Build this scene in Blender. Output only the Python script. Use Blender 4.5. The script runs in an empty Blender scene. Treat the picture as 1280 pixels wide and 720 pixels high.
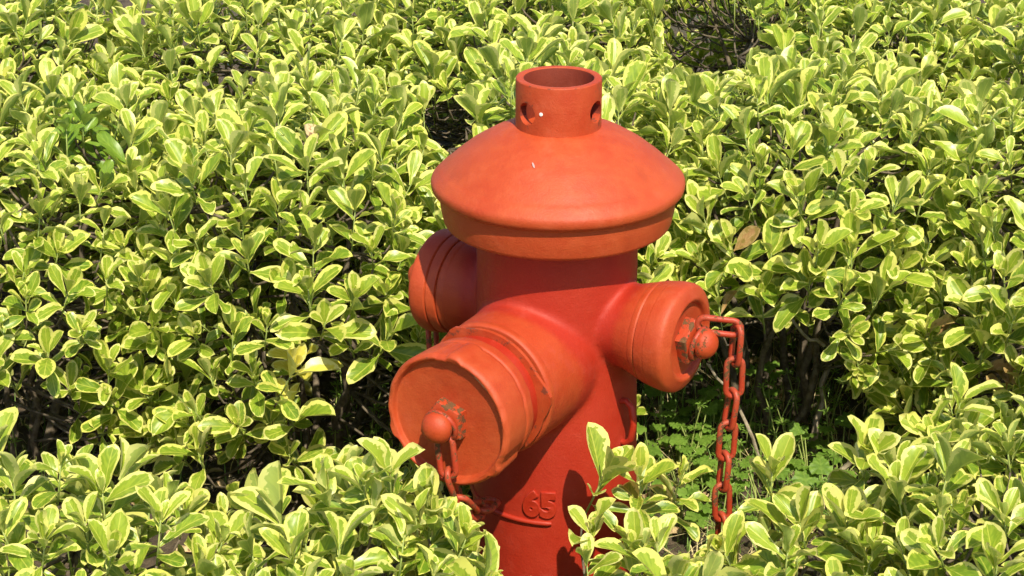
import bpy, bmesh, math, random
import numpy as np
from mathutils import Vector, Matrix, noise as mnoise

# ------------------------------------------------------------------ camera, sky, sun, exposure
SC = bpy.context.scene
COL = SC.collection
R = math.radians
W, H, FPX = 1280, 720, 2310.0                 # photograph's size, focal length in its pixels
CAM = Vector((-0.054, -2.06, 1.351)); PITCH = R(22.5)
cd = bpy.data.cameras.new('camera'); cam = bpy.data.objects.new('camera', cd); COL.objects.link(cam)
cd.sensor_width = 36.0; cd.lens = FPX / W * 36.0; cd.clip_start = 0.05; cd.clip_end = 500
cam.location = CAM; cam.rotation_euler = (math.pi / 2 - PITCH, 0, 0)
SC.camera = cam

SUN_EL, SUN_AZ = R(54), R(15)                  # azimuth: to the right of straight behind the camera
world = bpy.data.worlds.new('World'); SC.world = world; world.use_nodes = True
wn = world.node_tree; bg = wn.nodes['Background']
sky = wn.nodes.new('ShaderNodeTexSky'); sky.sky_type = 'NISHITA'; sky.sun_disc = False
sky.sun_elevation = SUN_EL; sky.sun_rotation = math.pi - SUN_AZ
wn.links.new(sky.outputs[0], bg.inputs[0]); bg.inputs[1].default_value = 0.115
sd = bpy.data.lights.new('sun', 'SUN'); sd.energy = 4.6; sd.angle = R(0.55); sd.color = (1.0, 0.925, 0.72)
sun = bpy.data.objects.new('sun', sd); COL.objects.link(sun)
sdir = Vector((math.sin(SUN_AZ) * math.cos(SUN_EL), -math.cos(SUN_AZ) * math.cos(SUN_EL), math.sin(SUN_EL)))
sun.rotation_euler = sdir.to_track_quat('Z', 'Y').to_euler(); sun.location = sdir * 6
vs = SC.view_settings
vs.view_transform = 'Standard'; vs.look = 'None'; vs.exposure = 0.58; vs.gamma = 1.0; vs.use_curve_mapping = False
SC.cycles.max_bounces = 5; SC.cycles.diffuse_bounces = 3; SC.cycles.glossy_bounces = 2; SC.cycles.transmission_bounces = 3; SC.cycles.use_adaptive_sampling = True; SC.cycles.adaptive_threshold = 0.03; SC.cycles.transparent_max_bounces = 4

rng = np.random.default_rng(11); random.seed(11)
CP, SP = math.cos(PITCH), math.sin(PITCH)

def project(p):
    """world points (n x 3) -> photograph pixels and depth along the view axis"""
    p = np.asarray(p, float).reshape(-1, 3) - np.array(CAM)
    depth = p[:, 1] * CP - p[:, 2] * SP
    up = p[:, 1] * SP + p[:, 2] * CP
    return 640 + FPX * p[:, 0] / depth, 360 - FPX * up / depth, depth

def at_y(px, py, Y):
    """the point of a pixel's ray in the vertical plane y = Y"""
    u, v = (px - 640) / FPX, (360 - py) / FPX
    d = np.array([u, CP + v * SP, -SP + v * CP])
    return np.array(CAM) + d * ((Y - CAM.y) / d[1])

def at_z(px, py, Z):
    u, v = (px - 640) / FPX, (360 - py) / FPX
    d = np.array([u, CP + v * SP, -SP + v * CP])
    return np.array(CAM) + d * ((Z - CAM.z) / d[2])

# ------------------------------------------------------------------ node helpers and materials
def new_mat(name):
    m = bpy.data.materials.new(name); m.use_nodes = True
    nt = m.node_tree; nt.nodes.clear()
    out = nt.nodes.new('ShaderNodeOutputMaterial')
    return m, nt, out
class N:
    def __init__(s, nt): s.nt = nt
    def node(s, kind, **kw):
        n = s.nt.nodes.new(kind)
        for k, v in kw.items(): setattr(n, k, v)
        return n
    def put(s, sock, v):
        if isinstance(v, bpy.types.NodeSocket): s.nt.links.new(v, sock)
        elif v is not None: sock.default_value = v
    def math(s, op, a, b=None, c=None, clamp=False):
        n = s.node('ShaderNodeMath', operation=op, use_clamp=clamp)
        s.put(n.inputs[0], a); s.put(n.inputs[1], b)
        if c is not None: s.put(n.inputs[2], c)
        return n.outputs[0]
    def step(s, x, lo, hi, a=0.0, b=1.0):
        n = s.node('ShaderNodeMapRange', interpolation_type='SMOOTHSTEP')
        s.put(n.inputs[0], x); s.put(n.inputs[1], lo); s.put(n.inputs[2], hi); s.put(n.inputs[3], a); s.put(n.inputs[4], b)
        return n.outputs[0]
    def mix(s, f, a, b):
        n = s.node('ShaderNodeMix', data_type='RGBA')
        s.put(n.inputs[0], f)
        for sock, v in ((n.inputs[6], a), (n.inputs[7], b)):
            s.put(sock, (*v, 1.0) if isinstance(v, tuple) and len(v) == 3 else v)
        return n.outputs[2]
    def noise(s, vec, scale, detail=3.0, rough=0.55, dist=0.0):
        n = s.node('ShaderNodeTexNoise'); s.put(n.inputs['Vector'], vec)
        n.inputs['Scale'].default_value = scale; n.inputs['Detail'].default_value = detail
        n.inputs['Roughness'].default_value = rough; n.inputs['Distortion'].default_value = dist
        return n.outputs[0]
    def bump(s, h, strength, dist):
        n = s.node('ShaderNodeBump'); n.inputs['Strength'].default_value = strength; n.inputs['Distance'].default_value = dist
        s.put(n.inputs['Height'], h); return n.outputs[0]

def leaf_material(name, g_dark, g_light, m_a, m_b, margin=True, rough=0.37, trans=0.36, blotch=None):
    """two-tone leaf: irregular pale margin, streaked green centre, pale underside"""
    m, nt, out = new_mat(name); n = N(nt)
    uv = n.node('ShaderNodeUVMap').outputs[0]
    info = n.node('ShaderNodeObjectInfo')
    at = n.node('ShaderNodeAttribute', attribute_name='rnd')
    rnd = n.math('FRACT', n.math('ADD', info.outputs['Random'], at.outputs['Fac']))
    r2 = n.math('FRACT', n.math('MULTIPLY', rnd, 17.31)); r3 = n.math('FRACT', n.math('MULTIPLY', rnd, 71.7))
    ag = n.node('ShaderNodeAttribute', attribute_name='age')
    sc = n.node('ShaderNodeSeparateColor'); n.put(sc.inputs[0], info.outputs['Color'])
    age = n.math('ADD', sc.outputs[0], ag.outputs['Fac'])
    sep = n.node('ShaderNodeSeparateXYZ'); n.put(sep.inputs[0], uv); u, v = sep.outputs[0], sep.outputs[1]
    a = n.math('ABSOLUTE', n.math('MULTIPLY_ADD', u, 2.0, -1.0))
    cmb = n.node('ShaderNodeCombineXYZ')
    n.put(cmb.inputs[0], n.math('MULTIPLY_ADD', rnd, 41.0, n.math('MULTIPLY', u, 1.0)))
    n.put(cmb.inputs[1], n.math('MULTIPLY_ADD', r2, 23.0, n.math('MULTIPLY', v, 1.7))); n.put(cmb.inputs[2], n.math('MULTIPLY', r3, 9.0))
    vec = cmb.outputs[0]
    edge = n.math('MAXIMUM', a, n.step(v, 0.80, 1.0, 0.25, 1.0))
    nz = n.noise(vec, 4.5, 2.5)
    nb = n.noise(vec, 2.2, 1.0)
    e = n.math('ADD', edge, n.math('MULTIPLY_ADD', nz, 0.75, -0.375))
    thr = n.math('SUBTRACT', n.math('MULTIPLY_ADD', r2, 0.32, 0.60), n.math('MULTIPLY', age, 0.14))
    mm = n.step(n.math('SUBTRACT', e, thr), -0.035, 0.05)
    # streaks fan out from the midrib
    st = n.node('ShaderNodeCombineXYZ'); n.put(st.inputs[0], n.math('MULTIPLY', a, 1.2)); n.put(st.inputs[1], n.math('SUBTRACT', n.math('MULTIPLY', v, 7.0), n.math('MULTIPLY', a, 2.6))); n.put(st.inputs[2], n.math('MULTIPLY', rnd, 50.0))
    sn = n.noise(st.outputs[0], 1.6, 2.0)
    tone = n.math('ADD', n.math('MULTIPLY', n.step(sn, 0.40, 0.66), 0.55), n.math('MULTIPLY_ADD', nb, 0.5, -0.2))
    tone = n.math('ADD', tone, n.math('MULTIPLY_ADD', age, 0.55, n.math('MULTIPLY', r3, 0.25)), clamp=True)
    green = n.mix(tone, g_dark, g_light)
    green = n.mix(n.step(a, 0.085, 0.02, 0.0, 0.5), green, m_a)
    pale = n.mix(n.math('ADD', n.math('MULTIPLY', r3, 0.7), n.math('MULTIPLY', nz, 0.3)), m_a, m_b)
    col = n.mix(mm, green, pale) if margin else green
    if blotch:
        col = n.mix(n.step(n.noise(vec, 3.0, 4.0), 0.48, 0.62), col, blotch)
    spot = n.math('MULTIPLY', n.step(n.noise(vec, 13.0, 2.0), 0.70, 0.76), n.step(r3, 0.55, 0.75))
    col = n.mix(n.math('MULTIPLY', spot, 0.7), col, (0.20, 0.13, 0.04))
    geo = n.node('ShaderNodeNewGeometry')
    under = n.mix(0.42, col, (0.42, 0.47, 0.20))
    col2 = n.mix(geo.outputs['Backfacing'], col, under)
    h = n.math('ADD', n.math('MULTIPLY', n.step(a, 0.0, 0.14), 1.0), 0.0)
    nor = n.bump(h, 0.30, 0.0012)
    p = n.node('ShaderNodeBsdfPrincipled')
    n.put(p.inputs['Base Color'], col2); n.put(p.inputs['Normal'], nor)
    n.put(p.inputs['Roughness'], n.math('MULTIPLY_ADD', nb, 0.16, rough - 0.08)); p.inputs['Specular IOR Level'].default_value = 0.5
    t = n.node('ShaderNodeBsdfTranslucent'); n.put(t.inputs[0], n.mix(0.25, col, (0.50, 0.60, 0.08)))
    mx = n.node('ShaderNodeMixShader'); mx.inputs[0].default_value = trans
    nt.links.new(p.outputs[0], mx.inputs[1]); nt.links.new(t.outputs[0], mx.inputs[2]); nt.links.new(mx.outputs[0], out.inputs[0])
    return m

M_LEAF = leaf_material('variegated_leaf', (0.120, 0.232, 0.015), (0.355, 0.455, 0.042), (0.74, 0.725, 0.13), (0.82, 0.78, 0.29))
M_GREEN = leaf_material('all_green_leaf', (0.115, 0.225, 0.018), (0.24, 0.37, 0.04), (0.3, 0.42, 0.06), (0.3, 0.42, 0.06), margin=False)
M_YELLOW = leaf_material('yellowed_leaf', (0.66, 0.56, 0.05), (0.80, 0.72, 0.13), (0.84, 0.78, 0.22), (0.85, 0.80, 0.35))
M_BROWN = leaf_material('browned_leaf', (0.30, 0.15, 0.055), (0.44, 0.27, 0.11), (0.45, 0.33, 0.12), (0.40, 0.24, 0.10), trans=0.15, rough=0.6, blotch=(0.24, 0.17, 0.04))
M_WEED = leaf_material('weed_leaf', (0.08, 0.17, 0.016), (0.20, 0.33, 0.045), (0.2, 0.3, 0.05), (0.2, 0.3, 0.05), margin=False, rough=0.55)

def simple_mat(name, c1, c2, scale, rough=0.8, bump=0.3, bdist=0.002, c3=None):
    m, nt, out = new_mat(name); n = N(nt)
    v = n.node('ShaderNodeTexCoord').outputs['Object']
    f = n.noise(v, scale, 5.0, 0.62)
    col = n.mix(n.step(f, 0.33, 0.67), c1, c2)
    if c3: col = n.mix(n.step(n.noise(v, scale * 0.21, 3.0), 0.5, 0.68), col, c3)
    p = n.node('ShaderNodeBsdfPrincipled'); n.put(p.inputs['Base Color'], col); p.inputs['Roughness'].default_value = rough
    n.put(p.inputs['Normal'], n.bump(n.noise(v, scale * 2.3, 5.0, 0.7), bump, bdist))
    nt.links.new(p.outputs[0], out.inputs[0]); return m
M_BARK = simple_mat('grey_brown_bark', (0.075, 0.055, 0.036), (0.18, 0.14, 0.10), 90, 0.85, 0.6, 0.002)
M_TWIG = simple_mat('dry_grey_twig', (0.24, 0.19, 0.13), (0.42, 0.35, 0.26), 90, 0.85, 0.6, 0.002)
M_SHOOT = simple_mat('green_shoot', (0.20, 0.27, 0.06), (0.34, 0.38, 0.11), 60, 0.6, 0.2, 0.001)
M_SOIL = simple_mat('dark_soil', (0.050, 0.034, 0.022), (0.125, 0.088, 0.055), 38, 0.95, 1.0, 0.012, (0.085, 0.075, 0.035))
M_STRAW = simple_mat('dry_grass', (0.42, 0.32, 0.15), (0.60, 0.50, 0.27), 50, 0.8, 0.2, 0.001)
M_GRASS = simple_mat('green_blade', (0.09, 0.18, 0.02), (0.22, 0.34, 0.06), 50, 0.6, 0.2, 0.001)

def paint(name, base, faded, fade=0.4, chips=0.0, rough=0.5, over=None, edge=False):
    """brushed-on red paint over cast iron: faded patches, dust, fine casting relief, chips to brown iron"""
    m, nt, out = new_mat(name); n = N(nt)
    v = n.node('ShaderNodeTexCoord').outputs['Object']
    big = n.noise(v, 9.0, 4.0, 0.6); mid = n.noise(v, 55.0, 4.0, 0.6); fine = n.noise(v, 420.0, 3.0, 0.6)
    col = n.mix(n.math('ADD', n.math('MULTIPLY', n.step(big, 0.3, 0.7), fade), n.math('MULTIPLY', n.step(mid, 0.35, 0.7), fade * 0.5)), base, faded)
    if over:                                    # outlet necks catch more light: brighter orange painted into their colour
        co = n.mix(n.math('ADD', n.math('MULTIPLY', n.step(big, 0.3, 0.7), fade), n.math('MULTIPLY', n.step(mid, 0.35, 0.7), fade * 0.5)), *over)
        oc = n.node('ShaderNodeAttribute', attribute_name='lit_neck_tone').outputs['Fac']
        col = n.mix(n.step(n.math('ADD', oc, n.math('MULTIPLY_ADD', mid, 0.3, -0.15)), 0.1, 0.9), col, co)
    col = n.mix(n.step(fine, 0.60, 0.78, 0.0, 0.22), col, tuple(c * 0.45 for c in base))
    # thin runs of darker grime
    mp = n.node('ShaderNodeMapping'); mp.inputs['Scale'].default_value = (38, 38, 4.0); n.put(mp.inputs[0], v)
    col = n.mix(n.step(n.noise(mp.outputs[0], 1.0, 4.0), 0.56, 0.74, 0.0, 0.22), col, tuple(c * 0.55 for c in base))
    spots = n.step(n.noise(v, 130.0, 3.0, 0.7), 0.735, 0.76)
    col = n.mix(n.math('MULTIPLY', spots, 0.7), col, (0.10, 0.035, 0.02))
    grain = n.noise(v, 1100.0, 2.0, 0.6)
    h = n.math('ADD', n.math('MULTIPLY', mid, 0.8), n.math('ADD', n.math('MULTIPLY', fine, 0.40), n.math('MULTIPLY', grain, 0.18)))
    col = n.mix(n.step(grain, 0.35, 0.75, 0.0, 0.22), col, tuple(c * 0.62 for c in base))
    dust = n.math('MULTIPLY', n.step(n.noise(v, 26.0, 6.0, 0.7), 0.52, 0.75), 0.30)
    col = n.mix(dust, col, tuple(min(0.8, c * 1.06 + 0.035) for c in faded))
    r = n.math('MULTIPLY_ADD', mid, 0.22, rough - 0.11)
    if chips:
        geo = n.node('ShaderNodeNewGeometry')
        pk = n.step(geo.outputs['Pointiness'], 0.515, 0.56)
        ch = n.step(n.math('ADD', n.noise(v, 105.0, 5.0, 0.7), n.math('MULTIPLY', pk, 0.16)), 0.72 - chips, 0.75 - chips)
        rust = n.mix(n.noise(v, 300.0, 3.0), (0.060, 0.027, 0.010), (0.18, 0.080, 0.026))
        col = n.mix(ch, col, rust); r = n.math('MULTIPLY_ADD', ch, 0.3, r)
        h = n.math('SUBTRACT', h, n.math('MULTIPLY', ch, 0.8))
    if edge:                                    # paint rubbed off the cast edges, in broken lengths
        pk = n.step(n.node('ShaderNodeNewGeometry').outputs['Pointiness'], 0.515, 0.545)
        ch = n.math('MULTIPLY', n.step(n.math('MULTIPLY', n.noise(v, 60.0, 6.0, 0.75), pk), 0.55, 0.60), 0.8)
        col = n.mix(ch, col, (0.12, 0.035, 0.018))
    # brushed-on coats: faint horizontal strokes
    mb = n.node('ShaderNodeMapping'); mb.inputs['Scale'].default_value = (14, 14, 330); n.put(mb.inputs[0], v)
    h = n.math('ADD', h, n.math('MULTIPLY', n.noise(mb.outputs[0], 1.0, 2.0), 0.12))
    p = n.node('ShaderNodeBsdfPrincipled'); n.put(p.inputs['Base Color'], col); n.put(p.inputs['Roughness'], r)
    p.inputs['Specular IOR Level'].default_value = 0.42
    n.put(p.inputs['Normal'], n.bump(h, 0.6, 0.0014))
    nt.links.new(p.outputs[0], out.inputs[0]); return m
M_RED = paint('red_barrel_paint', (0.345, 0.016, 0.004), (0.385, 0.028, 0.008), 0.5, rough=0.52)
M_ORANGE = paint('sun_faded_red_paint', (0.375, 0.037, 0.007), (0.455, 0.072, 0.017), 0.7, rough=0.58, edge=True)
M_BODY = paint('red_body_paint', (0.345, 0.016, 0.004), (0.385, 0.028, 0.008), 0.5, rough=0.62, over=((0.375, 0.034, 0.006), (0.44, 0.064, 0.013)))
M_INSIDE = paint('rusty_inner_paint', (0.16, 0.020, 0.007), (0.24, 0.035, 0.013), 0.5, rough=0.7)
M_NUT = paint('chipped_red_paint', (0.38, 0.037, 0.007), (0.45, 0.070, 0.017), 0.5, chips=0.060, rough=0.55)
M_CHAIN = paint('worn_chain_paint', (0.38, 0.034, 0.012), (0.36, 0.065, 0.026), 0.6, chips=0.02, rough=0.5)

# ------------------------------------------------------------------ object helpers
def tag(o, label=None, category=None, group=None, kind=None):
    if label: o['label'] = label
    if category: o['category'] = category
    if group: o['group'] = group
    if kind: o['kind'] = kind
    return o
def empty(name, loc, label, category, group=None):
    o = bpy.data.objects.new(name, None); COL.objects.link(o); o.location = loc; o.empty_display_size = 0.05
    return tag(o, label, category, group)
def link(name, me, mat=None, parent=None, mats=None):
    o = bpy.data.objects.new(name, me); COL.objects.link(o)
    for mm in (mats or ([mat] if mat else [])):
        if mm.name not in [x.name for x in me.materials if x]: me.materials.append(mm)
    if parent: o.parent = parent
    return o
def smooth(me, ang=38):
    me.shade_smooth(); me.set_sharp_from_angle(angle=R(ang)); return me
def rounded(pts, rad, k=3):
    """a profile with its corners rounded; a point may carry its own radius as third value"""
    out = [pts[0][:2]]
    for i in range(1, len(pts) - 1):
        p = Vector(pts[i][:2]); a = Vector(pts[i-1][:2]) - p; b = Vector(pts[i+1][:2]) - p
        r = pts[i][2] if len(pts[i]) > 2 else rad
        r = min(r, a.length * 0.45, b.length * 0.45)
        if r < 1e-5: out.append(tuple(p)); continue
        s, e = p + a.normalized() * r, p + b.normalized() * r
        for j in range(k + 1):
            t = j / k; q = s * (1-t)**2 + p * 2*t*(1-t) + e * t*t; out.append(tuple(q))
    out.append(pts[-1][:2]); return out
def lathe(prof, seg=72, wob=0.0):
    """(r, h) profile turned about z"""
    vs_, fs = [], []; n = len(prof)
    for r, h in prof:
        for j in range(seg):
            a = 2*math.pi*j/seg; d = 1 + wob * mnoise.noise(Vector((math.cos(a)*2.2, math.sin(a)*2.2, h*18)))
            vs_.append((r*d*math.cos(a), r*d*math.sin(a), h))
    for i in range(n-1):
        for j in range(seg):
            k = (j+1) % seg; fs.append((i*seg+j, i*seg+k, (i+1)*seg+k, (i+1)*seg+j))
    if prof[0][0] > 1e-6: fs.append(tuple(range(seg-1, -1, -1)))
    if prof[-1][0] > 1e-6: fs.append(tuple((n-1)*seg + j for j in range(seg)))
    me = bpy.data.meshes.new('lathe'); me.from_pydata(vs_, [], fs)
    bm = bmesh.new(); bm.from_mesh(me); bmesh.ops.remove_doubles(bm, verts=bm.verts, dist=1e-6); bmesh.ops.recalc_face_normals(bm, faces=bm.faces); bm.to_mesh(me); bm.free()
    return me
def tube(path, radii, seg=8, closed=False):
    """verts, faces of a tube along a polyline"""
    P = [Vector(p) for p in path]; n = len(P); vs_, fs = [], []
    if not hasattr(radii, '__len__'): radii = [radii]*n
    prev = None
    for i in range(n):
        t = (P[(i+1) % n] - P[i-1]) if closed else (P[min(i+1, n-1)] - P[max(i-1, 0)])
        t.normalize()
        if prev is None: prev = t.orthogonal().normalized()
        x = (prev - t * prev.dot(t)).normalized(); prev = x; y = t.cross(x)
        for j in range(seg):
            a = 2*math.pi*j/seg; vs_.append(tuple(P[i] + (x*math.cos(a) + y*math.sin(a)) * radii[i]))
    for i in range(n if closed else n-1):
        for j in range(seg):
            k = (j+1) % seg; i2 = (i+1) % n
            fs.append((i*seg+j, i*seg+k, i2*seg+k, i2*seg+j))
    if not closed:
        fs.append(tuple(range(seg-1, -1, -1))); fs.append(tuple((n-1)*seg+j for j in range(seg)))
    return vs_, fs
def tube_mesh(path, radii, seg=8, closed=False):
    v, f = tube(path, radii, seg, closed); me = bpy.data.meshes.new('tube'); me.from_pydata(v, [], f); return smooth(me, 60)

# ------------------------------------------------------------------ ground
def ground_z(x, y):
    return 0.018 * mnoise.noise(Vector((x*2.3, y*2.3, 0.3))) + 0.010 * mnoise.noise(Vector((x*9, y*9, 2.0)))
def build_ground():
    ax = np.concatenate([[-60, -20, -8, -4, -3], np.arange(-2.4, 2.41, 0.04), [3, 4, 8, 20, 60]])
    n = len(ax); vv = []
    for y in ax:
        for x in ax:
            k = max(0.0, min(1.0, 3.2 - max(abs(x), abs(y))))
            vv.append((x, y, ground_z(x, y) * k))
    ff = [(j*n+i, j*n+i+1, (j+1)*n+i+1, (j+1)*n+i) for j in range(n-1) for i in range(n-1)]
    me = bpy.data.meshes.new('ground'); me.from_pydata(vv, [], ff); me.shade_smooth()
    tag(link('ground', me, M_SOIL), 'dark bare soil under and between the shrubs', None, kind='structure')
build_ground()

# ------------------------------------------------------------------ fire hydrant
AZ = R(32)
D_BIG = Vector((-math.sin(AZ - R(1.5)), -math.cos(AZ - R(1.5)), 0)); D_R = Vector((math.cos(AZ), -math.sin(AZ), 0)); D_L = -D_R
Z_BIG, Z_SIDE = 0.427, 0.472
def axis_matrix(d, z):
    """local z along the outlet, local y up"""
    zz = d.normalized(); yy = Vector((0, 0, 1)); xx = yy.cross(zz)
    m = Matrix((xx, yy, zz)).transposed().to_4x4(); m.translation = (0, 0, z); return m
hyd = empty('fire_hydrant', (0, 0, 0), 'red cast iron fire hydrant with three capped outlets and chains', 'fire hydrant')
def hpart(name, me, mat, parent=hyd, m=None, ang=38):
    smooth(me, ang); o = link(name, me, mat, parent)
    if m is not None: o.matrix_basis = m
    return o
# barrel
def build_barrel():
    """barrel and outlet necks cast in one piece, with fillets where they meet"""
    pieces = [lathe(rounded([(0.0, -0.05), (0.106, -0.05), (0.105, 0.10), (0.1035, 0.22), (0.100, 0.36), (0.0965, 0.44), (0.0965, 0.592), (0.0, 0.592)], 0.01), 128, 0.003)]
    b = lathe(rounded([(0.0, 0.0), (0.084, 0.0), (0.084, 0.070), (0.0815, 0.100), (0.0805, 0.157), (0.0, 0.157)], 0.004), 96); b.transform(axis_matrix(D_BIG, Z_BIG)); pieces.append(b)
    for d in (D_R, D_L):
        b = lathe(rounded([(0.0, 0.0), (0.0500, 0.0), (0.0500, 0.100), (0.0530, 0.112), (0.0575, 0.124, 0.01), (0.0597, 0.1375, 0.0), (0.0, 0.1375)], 0.008), 96); b.transform(axis_matrix(d, Z_SIDE)); pieces.append(b)
    bm = bmesh.new()
    for p in pieces: bm.from_mesh(p)
    me = bpy.data.meshes.new('cast'); bm.to_mesh(me); bm.free()
    ob = bpy.data.objects.new('cast', me); COL.objects.link(ob)
    rm = ob.modifiers.new('r', 'REMESH'); rm.mode = 'VOXEL'; rm.voxel_size = 0.0032; rm.use_smooth_shade = True
    sm = ob.modifiers.new('s', 'SMOOTH'); sm.factor = 0.5; sm.iterations = 11
    bpy.context.view_layer.update()
    res = bpy.data.meshes.new_from_object(ob.evaluated_get(bpy.context.evaluated_depsgraph_get())); bpy.data.objects.remove(ob)
    co = np.empty(len(res.vertices)*3, np.float32); res.vertices.foreach_get('co', co); co = co.reshape(-1, 3)
    rr = np.hypot(co[:, 0], co[:, 1])
    at = res.attributes.new('lit_neck_tone', 'FLOAT', 'POINT'); at.data.foreach_set('value', np.clip((rr - 0.108)/0.022, 0, 1).astype(np.float32))  # grows outward from the barrel: mask for the painted lit tone of the necks
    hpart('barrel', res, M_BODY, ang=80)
build_barrel()
base = hpart('base_flange', lathe(rounded([(0.10, -0.02), (0.158, -0.02), (0.158, 0.03), (0.118, 0.034, 0.012), (0.105, 0.06), (0.10, 0.06)], 0.004), 72), M_RED)
bolt_me = lathe(rounded([(0.0, 0.0), (0.013, 0.0), (0.013, 0.012), (0.0, 0.014)], 0.002), 6)
for i in range(8):
    a = R(22.5 + 45*i); hpart('bolt', bolt_me.copy() if i == 0 else bolt_me, M_RED, base, Matrix.Translation((0.138*math.cos(a), 0.138*math.sin(a), 0.029)))
# bonnet
hpart('bonnet', lathe(rounded([(0.0, 0.703), (0.051, 0.7035), (0.058, 0.7018), (0.080, 0.6925), (0.105, 0.6775), (0.125, 0.6615), (0.1345, 0.6525), (0.1385, 0.6498), (0.1505, 0.6385, 0.006), (0.1485, 0.627, 0.005), (0.1405, 0.6235, 0.002), (0.1385, 0.605), (0.1350, 0.588), (0.131, 0.5845), (0.094, 0.5845), (0.0, 0.5845)], 0.005), 128, 0.0025), M_ORANGE)
# collar with cross holes
def build_collar():
    me = lathe(rounded([(0.0405, 0.690), (0.0500, 0.690), (0.0500, 0.761), (0.0405, 0.761), (0.0405, 0.690)], 0.0022), 96, 0.004)
    col = bpy.data.objects.new('collar', me); COL.objects.link(col)
    cut_bm = bmesh.new()
    for az in (-49, 60):
        a = R(az); d = Vector((math.sin(a), -math.cos(a), 0)); m = axis_matrix(d, 0.7265); m.translation = m.translation + d*0.045
        bmesh.ops.create_cone(cut_bm, cap_ends=True, segments=28, radius1=0.0132, radius2=0.0132, depth=0.05, matrix=m)
    cme = bpy.data.meshes.new('cut'); cut_bm.to_mesh(cme); cut_bm.free()
    cut = bpy.data.objects.new('cut', cme); COL.objects.link(cut)
    mod = col.modifiers.new('holes', 'BOOLEAN'); mod.object = cut; mod.operation = 'DIFFERENCE'; mod.solver = 'EXACT'
    bpy.context.view_layer.update()
    dg = bpy.context.evaluated_depsgraph_get()
    res = bpy.data.meshes.new_from_object(col.evaluated_get(dg))
    bpy.data.objects.remove(col); bpy.data.objects.remove(cut)
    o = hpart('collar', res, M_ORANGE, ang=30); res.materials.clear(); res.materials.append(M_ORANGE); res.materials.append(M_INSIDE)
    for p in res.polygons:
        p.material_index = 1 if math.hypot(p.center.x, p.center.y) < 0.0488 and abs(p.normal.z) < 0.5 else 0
build_collar()
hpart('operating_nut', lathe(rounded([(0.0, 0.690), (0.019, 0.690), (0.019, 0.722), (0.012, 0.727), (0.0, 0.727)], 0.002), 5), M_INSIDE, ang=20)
fleck = lathe([(0.0, 0.0), (0.0024, 0.0), (0.0016, 0.0009), (0.0, 0.0011)], 10)
fm, fnt, fout = new_mat('white_paint_speck'); fp = fnt.nodes.new('ShaderNodeBsdfPrincipled'); fp.inputs['Base Color'].default_value = (0.8, 0.76, 0.72, 1); fnt.links.new(fp.outputs[0], fout.inputs[0])
def on_barrel(az, z, r):                        # local z points out of the cylinder
    a = R(az); d = Vector((math.sin(a), -math.cos(a), 0)); m = axis_matrix(d, z); m.translation = m.translation + d*r; return m
hpart('paint_speck', fleck, fm, m=on_barrel(-25, 0.7295, 0.0499))

m_s = Matrix.Translation((-0.030, -0.0905, 0.6845)) @ Matrix.Rotation(R(30), 4, 'X') @ Matrix.Rotation(R(15), 4, 'Z') @ Matrix.Diagonal((0.9, 3.2, 0.6, 1))
sm_, snt, sout = new_mat('grey_scratch'); sp_ = snt.nodes.new('ShaderNodeBsdfPrincipled'); sp_.inputs['Base Color'].default_value = (0.42, 0.26, 0.25, 1); snt.links.new(sp_.outputs[0], sout.inputs[0])
hpart('paint_scratch', lathe([(0.0, 0.0), (0.0014, 0.0), (0.0010, 0.0006), (0.0, 0.0007)], 10), sm_, m=m_s)
def nut_and_ring(par, m, L, nr, nh, sides, twist, dome, tilt=0.0):
    prof = rounded([(0.0, L-0.004), (nr, L-0.004), (nr, L+nh), (nr*0.62, L+nh+0.002), (0.0, L+nh+0.002)], 0.0022)
    me = lathe(prof, sides); me.transform(Matrix.Rotation(twist, 4, 'Z'))
    nut = hpart('cap_nut', me, M_NUT, par, None, 25)
    top = L + nh
    dp = [(0.0, top-0.002), (0.0125, top-0.002), (0.0125, top+0.007), (dome*0.93, top+0.008), (dome, top+0.012)]
    for k in range(1, 9):
        a = k/8*math.pi/2; dp.append((dome*math.cos(a), top+0.012+dome*0.85*math.sin(a)))
    hpart('nut_knob', lathe(dp, 32, 0.03), M_NUT, par, None, 50)
    rm = bpy.data.meshes.new('ring'); v, f = tube([((0.0185)*math.cos(a), (0.0185)*math.sin(a)-0.002, tilt*math.sin(a)) for a in np.linspace(0, 2*math.pi, 28, endpoint=False)], 0.0032, 8, True)
    rm.from_pydata(v, [], f); hpart('chain_ring', rm, M_CHAIN, par, Matrix.Translation((0, 0, top+0.0045)), 60)
    return nut

def side_outlet(d, name, twist, groove):
    m = axis_matrix(d, Z_SIDE)
    noz = hpart(name, lathe(rounded([(0.0, 0.122), (0.0540, 0.122, 0.0), (0.0592, 0.1300, 0.004), (0.0605, 0.1355, 0.0008), (0.0590, 0.1375, 0.0), (0.0, 0.1375)], 0.002), 72, 0.004), M_ORANGE, m=m)
    cap = hpart('outlet_cap', lathe(rounded([(0.0, 0.136), (0.0585, 0.136, 0.0), (0.0585, 0.1380, 0.0), (0.0618, 0.1384, 0.0008), (0.0638, 0.1495, 0.0005), (0.0641 - groove, 0.1510, 0.0), (0.0645, 0.1526, 0.0005), (0.0658, 0.164), (0.0650, 0.1745, 0.012), (0.0490, 0.1815, 0.007), (0.0445, 0.1785, 0.003), (0.0430, 0.1745, 0.003), (0.0, 0.1745)], 0.003), 80, 0.005), M_ORANGE, noz)
    nut_and_ring(cap, m, 0.1745, 0.0285, 0.013, 5, twist, 0.0185, 0.004)
    return noz, cap, m
oR, capR, mR = side_outlet(D_R, 'outlet_ring', R(20), 0.0002)
oL, capL, mL = side_outlet(D_L, 'outlet_ring', R(50), 0.0030)

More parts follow.
